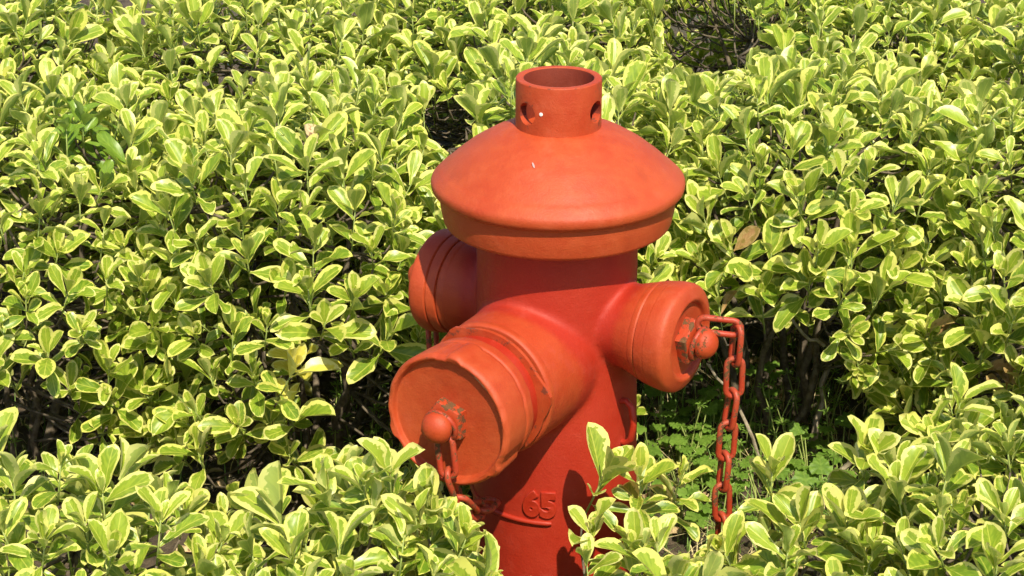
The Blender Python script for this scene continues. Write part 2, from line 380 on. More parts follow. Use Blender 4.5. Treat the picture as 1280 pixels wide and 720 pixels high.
# the large outlet
mB = axis_matrix(D_BIG, Z_BIG)
big = hpart('outlet_ring', lathe(rounded([(0.0, 0.146), (0.0785, 0.146, 0.0), (0.0808, 0.1475, 0.001), (0.0812, 0.1555, 0.002), (0.0790, 0.1590, 0.001), (0.0, 0.1590)], 0.002), 96, 0.004), M_ORANGE, m=mB)
# clamp plate with one lifted corner
def clamp_plate():
    bm = bmesh.new(); n = 72; rings = []
    for (ro, z) in ((0.0, 0.160), (0.88, 0.160), (1.0, 0.160), (1.0, 0.1645), (0.88, 0.1645), (0.0, 0.1645)):
        ring = []
        for j in range(n):
            a = 2*math.pi*j/n; corner = 0.0
            for ca, cw, ch in ((R(8), R(20), 0.0115), (R(122), R(15), 0.007), (R(236), R(15), 0.007)):
                da = (a - ca + math.pi) % (2*math.pi) - math.pi; corner = max(corner, ch * max(0.0, 1 - abs(da)/cw))
            rr = (0.0775 + corner) * ro
            ring.append(bm.verts.new((rr*math.cos(a), rr*math.sin(a), z + (0.003*math.sin(a + 0.8) + corner*0.15)*(ro > 0))))
        rings.append(ring)
    for a_, b_ in zip(rings[:-1], rings[1:]):
        for j in range(n): bm.faces.new((a_[j], a_[(j+1) % n], b_[(j+1) % n], b_[j]))
    bmesh.ops.remove_doubles(bm, verts=bm.verts, dist=1e-6); bmesh.ops.recalc_face_normals(bm, faces=bm.faces)
    me = bpy.data.meshes.new('plate'); bm.to_mesh(me); bm.free(); return me
hpart('clamp_plate', clamp_plate(), M_ORANGE, big, None, 28)
hpart('thread_neck', lathe(rounded([(0.0, 0.160), (0.0695, 0.160), (0.0695, 0.196), (0.0, 0.196)], 0.001), 72), M_RED, big)
def big_cap():
    prof = rounded([(0.0, 0.186), (0.0715, 0.186), (0.0760, 0.1875, 0.002), (0.0775, 0.2010), (0.0755, 0.2040, 0.001), (0.0780, 0.2080, 0.002), (0.0795, 0.236), (0.0800, 0.2475, 0.006), (0.0760, 0.2525, 0.005), (0.0718, 0.2500, 0.002), (0.0705, 0.2440, 0.002), (0.0, 0.2440)], 0.003)
    me = lathe(prof, 160, 0.006)
    for v in me.vertices:                       # cast lugs and a notch in the skirt, a dented rim
        r = math.hypot(v.co.x, v.co.y); a = math.atan2(v.co.y, v.co.x)
        if r > 0.074:
            g = 0
            for ca in (R(-38), R(82), R(202)):
                da = (a - ca + math.pi) % (2*math.pi) - math.pi
                if 0.204 < v.co.z: g = max(g, 1 - (abs(da)/R(7))**4) if abs(da) < R(7) else g
                if abs(da - R(13)) < R(5) and v.co.z > 0.206: g = min(g, -0.45)
            k = 1 + 0.0032*g/r; v.co.x *= k; v.co.y *= k
            v.co.z += 0.0018*mnoise.noise(Vector((v.co.x*60, v.co.y*60, 3)))
    return me
cap = hpart('outlet_cap', big_cap(), M_NUT if False else M_ORANGE, big, None, 40)
nut_and_ring(cap, mB, 0.2440, 0.0265, 0.013, 5, R(36), 0.0185, 0.005)
# paint worn to bare iron on the cap rim
chip_m = simple_mat('bare_rusty_iron', (0.05, 0.032, 0.018), (0.17, 0.10, 0.045), 200, 0.9, 0.5, 0.001)
def rim_chip(a0, a1, r, z, w):
    pts, n = [], 14
    for i in range(n):
        t = i/(n-1); a = R(a0 + (a1-a0)*t); pts.append((r*math.cos(a), r*math.sin(a), z))
    me = tube_mesh(pts, [w*(0.35 + 0.65*abs(mnoise.noise(Vector((i*0.7, a0, 0)))) ) * min(1, 4*t_*(1-t_)+0.1) for i, t_ in enumerate(np.linspace(0, 1, n))], 6)
    return hpart('worn_patch', me, chip_m, cap, None, 60)
rim_chip(38, 66, 0.0730, 0.2502, 0.0022)

# raised numerals and the bead under them
def numeral(ch, az0):
    cu = bpy.data.curves.new('n', 'FONT'); cu.body = ch; cu.size = 0.043; cu.extrude = 0.0018; cu.bevel_depth = 0.0011; cu.bevel_resolution = 1; cu.resolution_u = 6; cu.offset = 0.0022
    to = bpy.data.objects.new('n', cu); COL.objects.link(to); bpy.context.view_layer.update()
    me = bpy.data.meshes.new_from_object(to.evaluated_get(bpy.context.evaluated_depsgraph_get())); bpy.data.objects.remove(to)
    Rb = 0.1026
    for v in me.vertices:
        a = R(az0) + v.co.x * 0.88 / Rb; rr = Rb + v.co.z + 0.0004
        v.co = (rr*math.sin(a), -rr*math.cos(a), 0.2425 + v.co.y)
    hpart('raised_numeral', me, M_RED, ang=50)
numeral('6', -22.5); numeral('5', -11.0)
bead = [(0.1040*math.sin(R(a)), -0.1040*math.cos(R(a)), 0.2320) for a in np.linspace(-95, -3.5, 40)]
hpart('raised_bead', tube_mesh(bead, [0.0034]*39 + [0.0024], 8), M_RED, ang=60)

# chains: every link a piece of its own
def link_mesh():
    pts = []; hl, hw = 0.0160, 0.0092            # half straight length, bend radius (to the wire's middle)
    for i in range(9): a = math.pi*i/8; pts.append((hw*math.cos(a), 0, hl + hw*math.sin(a)))
    for i in range(9): a = math.pi + math.pi*i/8; pts.append((hw*math.cos(a), 0, -hl + hw*math.sin(a)))
    return tube_mesh(pts, 0.0037, 8, True)
LINK = link_mesh()
def chain(points, first_roll, parent, label_n=0):
    """links between successive points (about 0.043 apart), turned a quarter each time"""
    for i, (a, b) in enumerate(zip(points[:-1], points[1:])):
        a, b = Vector(a), Vector(b); d = (b - a).normalized()
        x = Vector((1, 0, 0)) if abs(d.x) < 0.8 else Vector((0, -0.2, 1)); x = (x - d*x.dot(d)).normalized(); y = d.cross(x)
        q = Matrix((x, y, d)).transposed().to_4x4()
        m = q @ Matrix.Rotation(R(first_roll + 75*(i % 2) + random.uniform(-10, 10)), 4, 'Z'); m.translation = (a+b)/2
        o = link('chain_link', LINK, M_CHAIN, parent); o.matrix_basis = m
neckR = mR @ Vector((0, 0.0165, 0.191))
p0 = neckR + Vector((0.002, 0, 0.006)); p1 = p0 + Vector((0.0425, -0.006, -0.003))
pts = [p0, p1]
for i in range(7):
    s = 0.0425; dx = (-0.001, 0.0005, -0.004, -0.001, -0.002, 0.002, 0.001)[i]
    pts.append(pts[-1] + Vector((dx, 0.002, -s)))
chain(pts, -8, hyd)
neckB = mB @ Vector((0.004, -0.0195, 0.261))
pts = [neckB + Vector((0, 0, 0.002))]
for v in ((0.004, -0.002, -0.042), (0.010, 0.014, -0.039), (0.014, 0.026, -0.031), (0.012, 0.036, -0.018), (0.01, 0.038, -0.010)):
    pts.append(pts[-1] + Vector(v))
chain(pts, 15, hyd)
neckL = mL @ Vector((0.0, -0.0165, 0.191))
pts = [neckL]
for v in ((0.006, -0.012, -0.041), (0.002, -0.008, -0.042), (0.012, -0.012, -0.039), (0.02, -0.016, -0.034)):
    pts.append(pts[-1] + Vector(v))
chain(pts, 40, hyd)
# the lug on the barrel under the side outlet: a bent bar
lug = [on_barrel(52, z, r).translation for z, r in ((0.375, 0.095), (0.378, 0.106), (0.372, 0.113), (0.352, 0.117), (0.330, 0.114), (0.322, 0.107), (0.322, 0.095))]
hpart('chain_lug', tube_mesh(lug, 0.0042, 8), M_RED, ang=60)

# ------------------------------------------------------------------ leaves: shared shapes
TT = np.array([0.0, 0.07, 0.18, 0.32, 0.47, 0.62, 0.76, 0.88, 0.96, 1.0]); UU = np.array([-1.0, -0.55, 0.0, 0.55, 1.0])
def leaf_shape(width, fold, curl, side, wave, seed, blunt=2.6):
    t = np.clip((TT - 0.05) / 0.95, 0, 1)
    hw = t**0.85 * (1 - t**blunt)**0.62; hw = hw / hw.max() * width / 2
    hw = np.maximum(hw, np.where(TT < 0.1, 0.030, 0.004))
    T, U = np.meshgrid(TT, UU, indexing='ij'); HW = hw[:, None]
    x = U * HW + side * T**2
    z = fold * np.abs(U)**1.3 * HW - curl * T**2 + wave * np.sin(T*9 + seed*2.1 + np.sign(U)*0.9) * np.abs(U)**2 * 0.10
    y = T - 0.5 * curl * curl * T**3
    return np.stack([x, y, z], -1).reshape(-1, 3)
NT, NU = len(TT), len(UU)
LEAF_F = np.array([(i*NU+j, i*NU+j+1, (i+1)*NU+j+1, (i+1)*NU+j) for i in range(NT-1) for j in range(NU-1)])
T_, U_ = np.meshgrid(TT, (UU + 1) / 2, indexing='ij'); LEAF_UV = np.stack([U_.ravel(), T_.ravel()], -1)
SHAPES = []
for s in range(18):
    SHAPES.append(leaf_shape(rng.uniform(0.37, 0.51), rng.uniform(0.2, 0.85), rng.uniform(-0.06, 0.34), rng.uniform(-0.07, 0.07), rng.uniform(0.0, 0.9), s, rng.uniform(2.0, 3.6)))
SHAPES = np.array(SHAPES)
def mesh_from(name, V, F, uv=None, attrs=None):
    me = bpy.data.meshes.new(name); nv, nf = len(V), len(F)
    me.vertices.add(nv); me.vertices.foreach_set('co', np.ascontiguousarray(V, np.float32).ravel())
    me.loops.add(nf*4); me.loops.foreach_set('vertex_index', np.ascontiguousarray(F, np.int32).ravel())
    me.polygons.add(nf); me.polygons.foreach_set('loop_start', np.arange(0, nf*4, 4, dtype=np.int32))
    me.update(calc_edges=True)
    if uv is not None:
        l = me.uv_layers.new(name='UVMap'); l.data.foreach_set('uv', np.ascontiguousarray(uv[F.ravel() % len(uv)] if len(uv) == NT*NU else uv, np.float32).ravel())
    for k, a in (attrs or {}).items():
        at = me.attributes.new(k, 'FLOAT', 'FACE'); at.data.foreach_set('value', np.ascontiguousarray(a, np.float32))
    me.shade_smooth(); return me
LEAF_ME = {}
def leaf_me(shape, mat):
    k = (shape, mat.name)
    if k not in LEAF_ME:
        me = mesh_from('leaf', SHAPES[shape], LEAF_F, LEAF_UV); me.materials.append(mat); LEAF_ME[k] = me
    return LEAF_ME[k]

# solid parts of the hydrant that no leaf may enter: (point a, point b, radius)
SOLID = [(Vector((0, 0, -0.1)), Vector((0, 0, 0.60)), 0.104), (Vector((0, 0, 0.59)), Vector((0, 0, 0.625)), 0.150), (Vector((0, 0, 0.62)), Vector((0, 0, 0.66)), 0.125), (Vector((0, 0, 0.66)), Vector((0, 0, 0.76)), 0.075),
         (Vector((0, 0, Z_BIG)), Vector((0, 0, Z_BIG)) + D_BIG*0.285, 0.084), (Vector((0, 0, Z_SIDE)), Vector((0, 0, Z_SIDE)) + D_R*0.215, 0.069), (Vector((0, 0, Z_SIDE)), Vector((0, 0, Z_SIDE)) + D_L*0.20, 0.069)]
def inside_hydrant(P, pad=0.0):
    """P: n x 3 -> bool"""
    hit = np.zeros(len(P), bool)
    for a, b, r in SOLID:
        a, b = np.array(a), np.array(b); ab = b - a; L2 = ab @ ab
        t = (P - a) @ ab / L2; q = a + np.clip(t, 0, 1)[:, None]*ab
        hit |= (np.linalg.norm(P - q, axis=1) < r + pad) & (t > -0.02) & (t < 1.02 + pad/math.sqrt(L2))
    return hit
def in_poly(x, y, poly):
    c = np.zeros(len(x), bool); j = len(poly) - 1
    for i in range(len(poly)):
        xi, yi = poly[i]; xj, yj = poly[j]
        c ^= ((yi > y) != (yj > y)) & (x < (xj - xi) * (y - yi) / (yj - yi + 1e-9) + xi); j = i
    return c

# ------------------------------------------------------------------ shrubs
# openings of the hedge as they show in the photograph (pixels): what stands behind the hydrant keeps out of BACK_CLEAR, the front hedge out of FRONT_CLEAR
BACK_CLEAR = [[(815, 395), (940, 385), (1050, 400), (1075, 470), (1090, 560), (1060, 720), (780, 720), (790, 480)],
              [(405, 440), (520, 420), (520, 600), (420, 600), (380, 560), (395, 500)],
              [(-150, 460), (75, 480), (95, 560), (60, 640), (-150, 640)],
              [(70, 560), (420, 575), (420, 640), (70, 640)],
              [(830, -10), (905, -15), (945, 25), (930, 85), (870, 95), (826, 55)], [(538, 128), (590, 128), (586, 178), (545, 182), (524, 160)]]
FRONT_CLEAR = [[(620, 0), (620, 640), (600, 600), (560, 560), (470, 555), (380, 560), (300, 560), (120, 568), (0, 590), (0, 0)],
               [(600, 610), (640, 720), (735, 720), (700, 640), (690, 540), (820, 520), (900, 560), (1000, 520), (1040, 500), (1150, 470), (1290, 440), (1290, 0), (600, 0)],
               [(820, 600), (935, 590), (940, 650), (880, 660), (830, 650)], [(780, 500), (1050, 500), (1065, 640), (935, 680), (820, 660)]]
BARREL_CLEAR = [[(585, 560), (760, 500), (705, 560), (735, 610), (700, 640), (712, 690), (745, 725), (632, 725), (622, 690), (596, 640)], [(500, 420), (640, 420), (650, 560), (600, 640), (575, 600), (545, 565), (520, 540)], [(895, 380), (925, 380), (925, 640), (895, 640)]]
GAPS = [(0.60, 0.62, 0.05, 0.05), (-0.98, 0.45, 0.09, 0.08), (0.86, 1.12, 0.09, 0.10)]   # holes in the canopy: x, y, rx, ry

class Shrub:
    def __init__(s, c, rad, zt, label, front=False, seed=0, space=0.051, tips=()):
        s.c, s.rad, s.zt, s.label, s.front, s.seed, s.space, s.extra = np.array(c, float), np.array(rad, float), zt, label, front, seed, space, tips
        s.zc = zt - rad[2]
    def f(s, P, grow=0.0):
        q = (P - np.array([s.c[0], s.c[1], s.zc])) / (s.rad + grow)
        return (np.abs(q)**2.6).sum(-1)
SH = [
 Shrub((-0.84, 0.50), (0.36, 0.31, 0.37), 0.580, 'variegated shrub with one all-green shoot on top and bare brown stems below', seed=1),
 Shrub((-0.36, 0.50), (0.27, 0.32, 0.38), 0.590, "variegated shrub with a yellowed leaf cluster low down, beside the hydrant's rear outlet", seed=2),
 Shrub((0.02, 0.58), (0.25, 0.30, 0.36), 0.600, 'variegated shrub growing directly behind the hydrant bonnet', seed=3),
 Shrub((0.37, 0.60), (0.25, 0.32, 0.24), 0.590, 'variegated shrub with bare grey twigs overhanging the weeds behind the hanging chain', seed=4),
 Shrub((0.84, 0.52), (0.36, 0.33, 0.36), 0.590, 'variegated shrub with drooping sprays and browned lower leaves next to the weedy soil', seed=5),
 Shrub((-1.12, 1.08), (0.46, 0.40, 0.34), 0.600, 'variegated shrub in the second row behind the one with the all-green shoot', seed=6),
 Shrub((-0.50, 1.12), (0.29, 0.40, 0.36), 0.615, 'variegated shrub in the second row behind the one with yellowed leaves', seed=7),
 Shrub((-0.02, 1.36), (0.33, 0.62, 0.36), 0.615, "variegated shrub in the second row, between the hydrant's line and the dark hole", seed=8),
 Shrub((0.50, 1.36), (0.34, 0.62, 0.36), 0.615, 'variegated shrub in the second row just beyond the dark hole in the hedge', seed=9),
 Shrub((1.12, 1.10), (0.45, 0.40, 0.34), 0.600, 'variegated shrub in the second row behind the one with drooping sprays', seed=10),
 Shrub((0.24, 2.20), (0.55, 0.22, 0.40), 0.46, 'variegated shrub at the back of the hedge, seen through the dark hole', seed=16),
 Shrub((-0.68, -0.30), (0.38, 0.21, 0.25), 0.385, 'low variegated shrub of the front hedge facing the bare brown stems', True, seed=11, space=0.052),
 Shrub((-0.22, -0.36), (0.19, 0.20, 0.24), 0.375, "low variegated shrub of the front hedge in front of the hydrant's large capped outlet", True, seed=12, space=0.052,
       tips=[(487, 592, -0.315, 0.056), (545, 660, -0.33, 0.048), (592, 705, -0.30, 0.050), (575, 690, -0.33, 0.048), (520, 650, -0.35, 0.05), (455, 605, -0.33, 0.048)]),
 Shrub((0.075, -0.34), (0.12, 0.15, 0.22), 0.31, "sparse young variegated shrub with sprigs standing against the hydrant's red barrel", True, seed=13, space=0.070,
       tips=[(757, 592, -0.20, 0.055), (738, 668, -0.24, 0.054), (795, 690, -0.27, 0.050), (800, 600, -0.16, 0.045), (850, 600, -0.12, 0.050)]),
 Shrub((0.28, -0.26), (0.14, 0.16, 0.22), 0.30, 'low variegated shrub of the front hedge below the end of the hanging chain', True, seed=14, space=0.074,
       tips=[(965, 590, -0.12, 0.052), (1000, 655, -0.20, 0.050), (905, 690, -0.22, 0.047)]),
 Shrub((0.64, -0.20), (0.32, 0.24, 0.26), 0.375, 'taller variegated shrub of the front hedge across the weedy soil from drooping sprays', True, seed=15, space=0.053,
       tips=[(1085, 570, -0.10, 0.055), (1120, 585, -0.12, 0.055), (1200, 505, -0.04, 0.052), (1165, 545, -0.05, 0.050), (1262, 560, -0.06, 0.052), (1060, 650, -0.2, 0.05)]),
]

def unit(v): return v / (np.linalg.norm(v, axis=-1, keepdims=True) + 1e-12)

def thin(P, d, order=None):
    """greedy spacing on a hash grid"""
    keep = []; grid = {}
    for i in (range(len(P)) if order is None else order):
        k = tuple((P[i] // d).astype(int)); ok = True
        for a in (-1, 0, 1):
            for b in (-1, 0, 1):
                for c in (-1, 0, 1):
                    for j in grid.get((k[0]+a, k[1]+b, k[2]+c), ()):
                        if ((P[i]-P[j])**2).sum() < d*d: ok = False; break
                    if not ok: break
                if not ok: break
            if not ok: break
        if ok: keep.append(i); grid.setdefault(k, []).append(i)
    return np.array(keep, int)

def shrub_tips(s, r):
    """shoot tips (position, direction, vigour, layer)"""
    n = 7500; d = r.normal(size=(n, 3)); d = unit(d); d = d[d[:, 2] > -0.55]
    t = (np.abs(d)**2.6).sum(-1)**(-1/2.6)
    nz = np.array([mnoise.noise(Vector((p[0]*2.6 + s.seed*7, p[1]*2.6, p[2]*2.6))) for p in d])
    out = []
    for layer, (shrink, sp) in enumerate(((0.0, s.space), (0.075, s.space*1.35))):
        if layer and s.seed in (13, 14): continue
        P = d * t[:, None] * (s.rad - shrink) * (1 + 0.13*nz[:, None] - (r.random(len(d))**2)[:, None]*0.10) + np.array([s.c[0], s.c[1], s.zc])
        ok = P[:, 2] > 0.05
        for o in SH:
            if o is not s: ok &= o.f(P, -0.025 if layer == 0 else -0.07) > 1.0
        px, py, dep = project(P)
        ok &= dep > 0.3
        ok &= (px > -420) & (px < W + 420) & (py > (-240 if s.seed in (8, 9, 16) else -110))          # a hedge as wide as the picture and a step to either side
        if not s.front:
            for g in GAPS: ok &= (((P[:, 0]-g[0])/g[2])**2 + ((P[:, 1]-g[1])/g[3])**2 > 1.0) | (P[:, 2] < 0.30)
        for poly in (FRONT_CLEAR if s.front else [] if s.seed == 16 else BACK_CLEAR): ok &= ~in_poly(px, py, poly)
        ok &= ~inside_hydrant(P, 0.03)
        P, dd = P[ok], d[ok]
        k = thin(P, sp, r.permutation(len(P))); P, dd = P[k], dd[k]
        g = unit(np.sign(dd) * np.abs(dd)**1.6 / s.rad)
        low = np.clip((0.1 - dd[:, 2]) / 0.6, 0, 1)[:, None]
        ax = unit(g*(0.55 + 0.35*low) + np.array([0, 0, 1.0])*(1 - 0.55*low) + r.normal(size=P.shape)*0.20)
        for i in range(len(P)): out.append((P[i], ax[i], r.uniform(0.72, 1.20)*(1.0 if layer == 0 else 0.95), layer))
    for (px, py, Y, L) in s.extra:
        out.append((at_y(px, py, Y), unit(np.array([r.normal()*0.18, -0.28 + r.normal()*0.1, 1.0])), L/0.050, -1))
    return out

def shoot(P, ax, vig, layer, r):
    """leaves in crossed pairs along a short stem; the tip cluster stands up, lower pairs spread. -> rows of (origin, X, Y, Z, length, age)"""
    ref = np.array([1.0, 0.2, 0.1]); b1 = unit(np.cross(ax, ref)); b2 = np.cross(ax, b1)
    rot = r.uniform(0, math.pi); rows = []
    npair = 3 + (r.random() < 0.5) + (r.random() < 0.5) + (layer == -1)
    step = r.uniform(0.009, 0.014)*vig
    for k in range(npair):
        back = step * (k + (0.6 if k > 1 else 0))
        al0 = (22, 38, 54, 70, 82)[min(k, 4)]; L0 = (0.046, 0.056, 0.057, 0.053, 0.048)[min(k, 4)] * vig
        phi = rot + k*math.pi/2
        for sgn in (0, math.pi):
            if layer >= 0 and k >= 2 and r.random() < 0.12: continue
            a = phi + sgn + r.normal()*0.22; al = R(al0 + r.normal()*9)
            rad = math.cos(a)*b1 + math.sin(a)*b2
            y = unit(math.cos(al)*ax + math.sin(al)*rad - np.array([0, 0, 0.10*(k > 1)])); z = math.sin(al)*ax - math.cos(al)*rad
            tw = r.normal()*0.28; x = np.cross(y, z); x = unit(math.cos(tw)*x + math.sin(tw)*z); z = np.cross(x, y)
            rows.append((P - ax*back + rad*0.0016, x, y, z, L0*r.uniform(0.68, 1.20), max(0.0, (1.0, 0.7, 0.35, 0.1, 0.0)[min(k, 4)] + r.normal()*0.18) * (1 if layer <= 0 else 0.35)))
    if r.random() < 0.55 and layer <= 0:          # opening bud
        for sgn in (0, math.pi):
            a = rot + 0.7 + sgn; rad = math.cos(a)*b1 + math.sin(a)*b2; al = R(10)
            y = unit(math.cos(al)*ax + math.sin(al)*rad); z = math.sin(al)*ax - math.cos(al)*rad; x = unit(np.cross(y, z))
            rows.append((P, x, y, z, 0.028*vig*r.uniform(0.7, 1.2), 1.2))
    return rows, step*(npair + 0.6)

VARIETY = {}   # special shoots: pixel -> material
SPECIAL = [((100, 165), M_GREEN, 34, (0,)), ((130, 200), M_GREEN, 26, (0,)), ((378, 462), M_YELLOW, 30, (1,)), ((365, 490), M_YELLOW, 16, (1,)),
           ((1245, 470), M_BROWN, 22, (4,)), ((1180, 415), M_BROWN, 10, (4,)), ((920, 380), M_BROWN, 8, (3,)), ((935, 295), M_BROWN, 9, (3,)), ((448, 445), M_BROWN, 9, (1,))]

ALL = []   # per shrub: dict of leaf arrays
for si, s in enumerate(SH):
    r = np.random.default_rng(100 + s.seed)
    tips = shrub_tips(s, r); rows = []; stems = []
    for (P, ax, vig, layer) in tips:
        lr, ln = shoot(P, ax, vig, layer, r); rows += lr; stems.append((P, ax, ln))
    O = np.array([a[0] for a in rows]); X = np.array([a[1] for a in rows]); Y = np.array([a[2] for a in rows]); Z = np.array([a[3] for a in rows]); L = np.array([a[4] for a in rows]); A = np.array([a[5] for a in rows])
    shp = r.integers(0, len(SHAPES), len(O))
    def world_pts(O, X, Y, Z, L, shp):
        B = SHAPES[shp] * L[:, None, None]
        return O[:, None, :] + B[..., 0:1]*X[:, None, :] + B[..., 1:2]*Y[:, None, :] + B[..., 2:3]*Z[:, None, :]
    V = world_pts(O, X, Y, Z, L, shp)
    bad = inside_hydrant(V[:, 10:].reshape(-1, 3), 0.002).reshape(len(V), -1).any(1) | (V[:, :, 2].min(1) < 0.02)
    if s.front:                                  # the low front hedge leaves the barrel's cast numerals, the large cap and the chain in view
        px, py, dp = project(V.reshape(-1, 3))
        for poly in BARREL_CLEAR: bad |= in_poly(px, py, poly).reshape(len(V), -1).mean(1) > 0.25
    elif s.seed != 16:                           # the two deep holes in the canopy
        px, py, dp = project(V.reshape(-1, 3))
        for poly in BACK_CLEAR[-2:]: bad |= in_poly(px, py, poly).reshape(len(V), -1).mean(1) > 0.2
    k = ~bad
    ALL.append(dict(O=O[k], X=X[k], Y=Y[k], Z=Z[k], L=L[k], A=A[k], shp=shp[k], V=V[k], stems=stems, rnd=r.random(k.sum())))

# which leaves show: owners of the nearest sample in each cell of a coarse picture
ids, dep, cell = [], [], []
BW, BH = 320, 180
for si, a in enumerate(ALL):
    n = len(a['V']); px, py, d = project(a['V'].reshape(-1, 3))
    cx, cy = np.floor(px*BW/W).astype(int), np.floor(py*BH/H).astype(int)
    gid = np.repeat(np.arange(n) + si*100000, NT*NU)
    hide = np.zeros(len(px), bool)
    if not SH[si].front:
        for x0, x1, y0, y1 in ((550, 845, 190, 320), (602, 800, 320, 720), (505, 670, 440, 600), (520, 600, 300, 400), (745, 880, 365, 480)): hide |= (px > x0) & (px < x1) & (py > y0) & (py < y1)
    ok = (cx >= 0) & (cx < BW) & (cy >= 0) & (cy < BH) & ~hide
    ids.append(gid[ok]); dep.append(d[ok]); cell.append((cy*BW + cx)[ok])
ids, dep, cell = np.concatenate(ids), np.concatenate(dep), np.concatenate(cell)
o = np.lexsort((dep, cell)); first = np.ones(len(o), bool); first[1:] = cell[o][1:] != cell[o][:-1]
win, cnt = np.unique(ids[o][first], return_counts=True)
shows = dict(zip(win.tolist(), cnt.tolist()))

def showing_point(px, py):
    """the leaf point that shows at a pixel"""
    best = None
    for a in ALL:
        q = a['V'].reshape(-1, 3); x, y, d = project(q); m = np.hypot(x - px, y - py) < 6
        if m.any():
            k = np.argmin(np.where(m, d, 9)); best = min(best, (d[k], tuple(q[k]))) if best else (d[k], tuple(q[k]))
    return np.array(best[1])
def polyline(a, b, n, bow, r):
    t = np.linspace(0, 1, n)[:, None]; p = a + (b - a)*t
    w = r.normal(size=3)*bow; return p + np.sin(t*math.pi)*w

n_obj = 0
for si, s in enumerate(SH):
    a = ALL[si]; r = np.random.default_rng(500 + s.seed)
    root = empty('variegated_shrub', (s.c[0], s.c[1], 0), s.label, 'shrub', 'front hedge shrubs' if s.front else 'back hedge shrubs')
    off = np.array([s.c[0], s.c[1], 0.0])
    n = len(a['O']); vis = np.array([shows.get(i + si*100000, 0) for i in range(n)])
    mats = [M_LEAF]*n
    mid = a['V'].mean(1); px, py, d = project(mid)
    for (sx, sy), mt, rad, who in SPECIAL:
        if si in who:
            near = np.hypot(px - sx, py - sy)
            hit = np.where((near < rad) & (vis > 0))[0]
            if len(hit) == 0: hit = np.argsort(near + 1000*(vis == 0))[:1]
            for i in hit: mats[i] = mt
    order = np.argsort(-vis); solo = [i for i in order[:300] if vis[i] >= 2]
    solo_set = set(solo) | {i for i in range(n) if mats[i] is not M_LEAF}
    for i in sorted(solo_set):
        ob = bpy.data.objects.new('leaf', leaf_me(int(a['shp'][i]), mats[i])); COL.objects.link(ob); ob.parent = root
        m = Matrix.Identity(4); Lg = a['L'][i]
        for c_, ax in enumerate((a['X'][i], a['Y'][i], a['Z'][i])):
            for k_ in range(3): m[k_][c_] = ax[k_]*Lg
        m.translation = a['O'][i] - off; ob.matrix_basis = m
        ob.color = (float(a['A'][i]), 0, 0, 1); n_obj += 1
    rest = np.array([i for i in range(n) if i not in solo_set], int)
    if len(rest):
        V = (a['V'][rest] - off).reshape(-1, 3)
        F = (LEAF_F[None] + (np.arange(len(rest))*NT*NU)[:, None, None]).reshape(-1, 4)
        nf = len(LEAF_F); uv = np.tile(LEAF_UV, (len(rest), 1))[F.ravel()]
        me = mesh_from('foliage', V, F, uv, {'rnd': np.repeat(a['rnd'][rest], nf), 'age': np.repeat(a['A'][rest], nf)})
        fo = link('foliage', me, M_LEAF, root); fo.color = (0, 0, 0, 1); fo['kind'] = 'stuff'
    # stems from the ground, twigs to every shoot
    nst = 5 if s.front else 8; stems = []
    for k in range(nst):
        an = 2*math.pi*(k + r.random()*0.6)/nst; q = r.uniform(0.25, 0.72)
        top = np.array([s.c[0] + math.cos(an)*s.rad[0]*q, s.c[1] + math.sin(an)*s.rad[1]*q, s.zt - r.uniform(0.09, 0.16)])
        bot = np.array([s.c[0] + math.cos(an)*0.05, s.c[1] + math.sin(an)*0.05, -0.02])
        pl = polyline(bot, top, 9, 0.025, r); pl[1:-1] += r.normal(size=(7, 3))*0.006
        stems.append(pl)
    parts = [[tube(pl, list(np.linspace(0.0085, 0.0028, 9)*r.uniform(0.7, 1.2)), 6) + (0,)] for pl in stems]
    for (P, ax, ln) in a['stems']:
        best = None
        for k, pl in enumerate(stems):
            dd = np.linalg.norm(pl - P, axis=1) + np.where(pl[:, 2] > P[2] - 0.03, 0.25, 0)
            j = int(np.argmin(dd))
            if best is None or dd[j] < best[0]: best = (dd[j], k, j)
        _, k, j = best; base_p = P - ax*ln; src = stems[k][j]
        t = np.linspace(0, 1, 6)[:, None]; h = np.linalg.norm(base_p - src)
        pl = (1-t)**2*src + 2*t*(1-t)*(base_p - ax*h*0.35) + t*t*base_p
        if inside_hydrant(pl, 0.004).any(): continue
        parts[k].append(tube(pl, list(np.linspace(0.0026, 0.0015, 6)), 4) + (0,))
        parts[k].append(tube(np.array([base_p, base_p + (P-base_p)*0.5, P + ax*0.003]), [0.0015, 0.0013, 0.0008], 4) + (1,))
    for k, pr in enumerate(parts):
        vv, ff, mi = [], [], []
        for v, f, mt in pr:
            o_ = len(vv); vv += [tuple(np.array(q) - off) for q in v]; ff += [tuple(i + o_ for i in q) for q in f]; mi += [mt]*len(f)
        me = bpy.data.meshes.new('branch'); me.from_pydata(vv, [], ff); me.materials.append(M_BARK); me.materials.append(M_SHOOT)
        me.polygons.foreach_set('material_index', mi); me.shade_smooth(); link('branch', me, None, root)
print('leaf objects', n_obj, 'leaves', sum(len(a['O']) for a in ALL), 'tips', sum(len(a['stems']) for a in ALL))

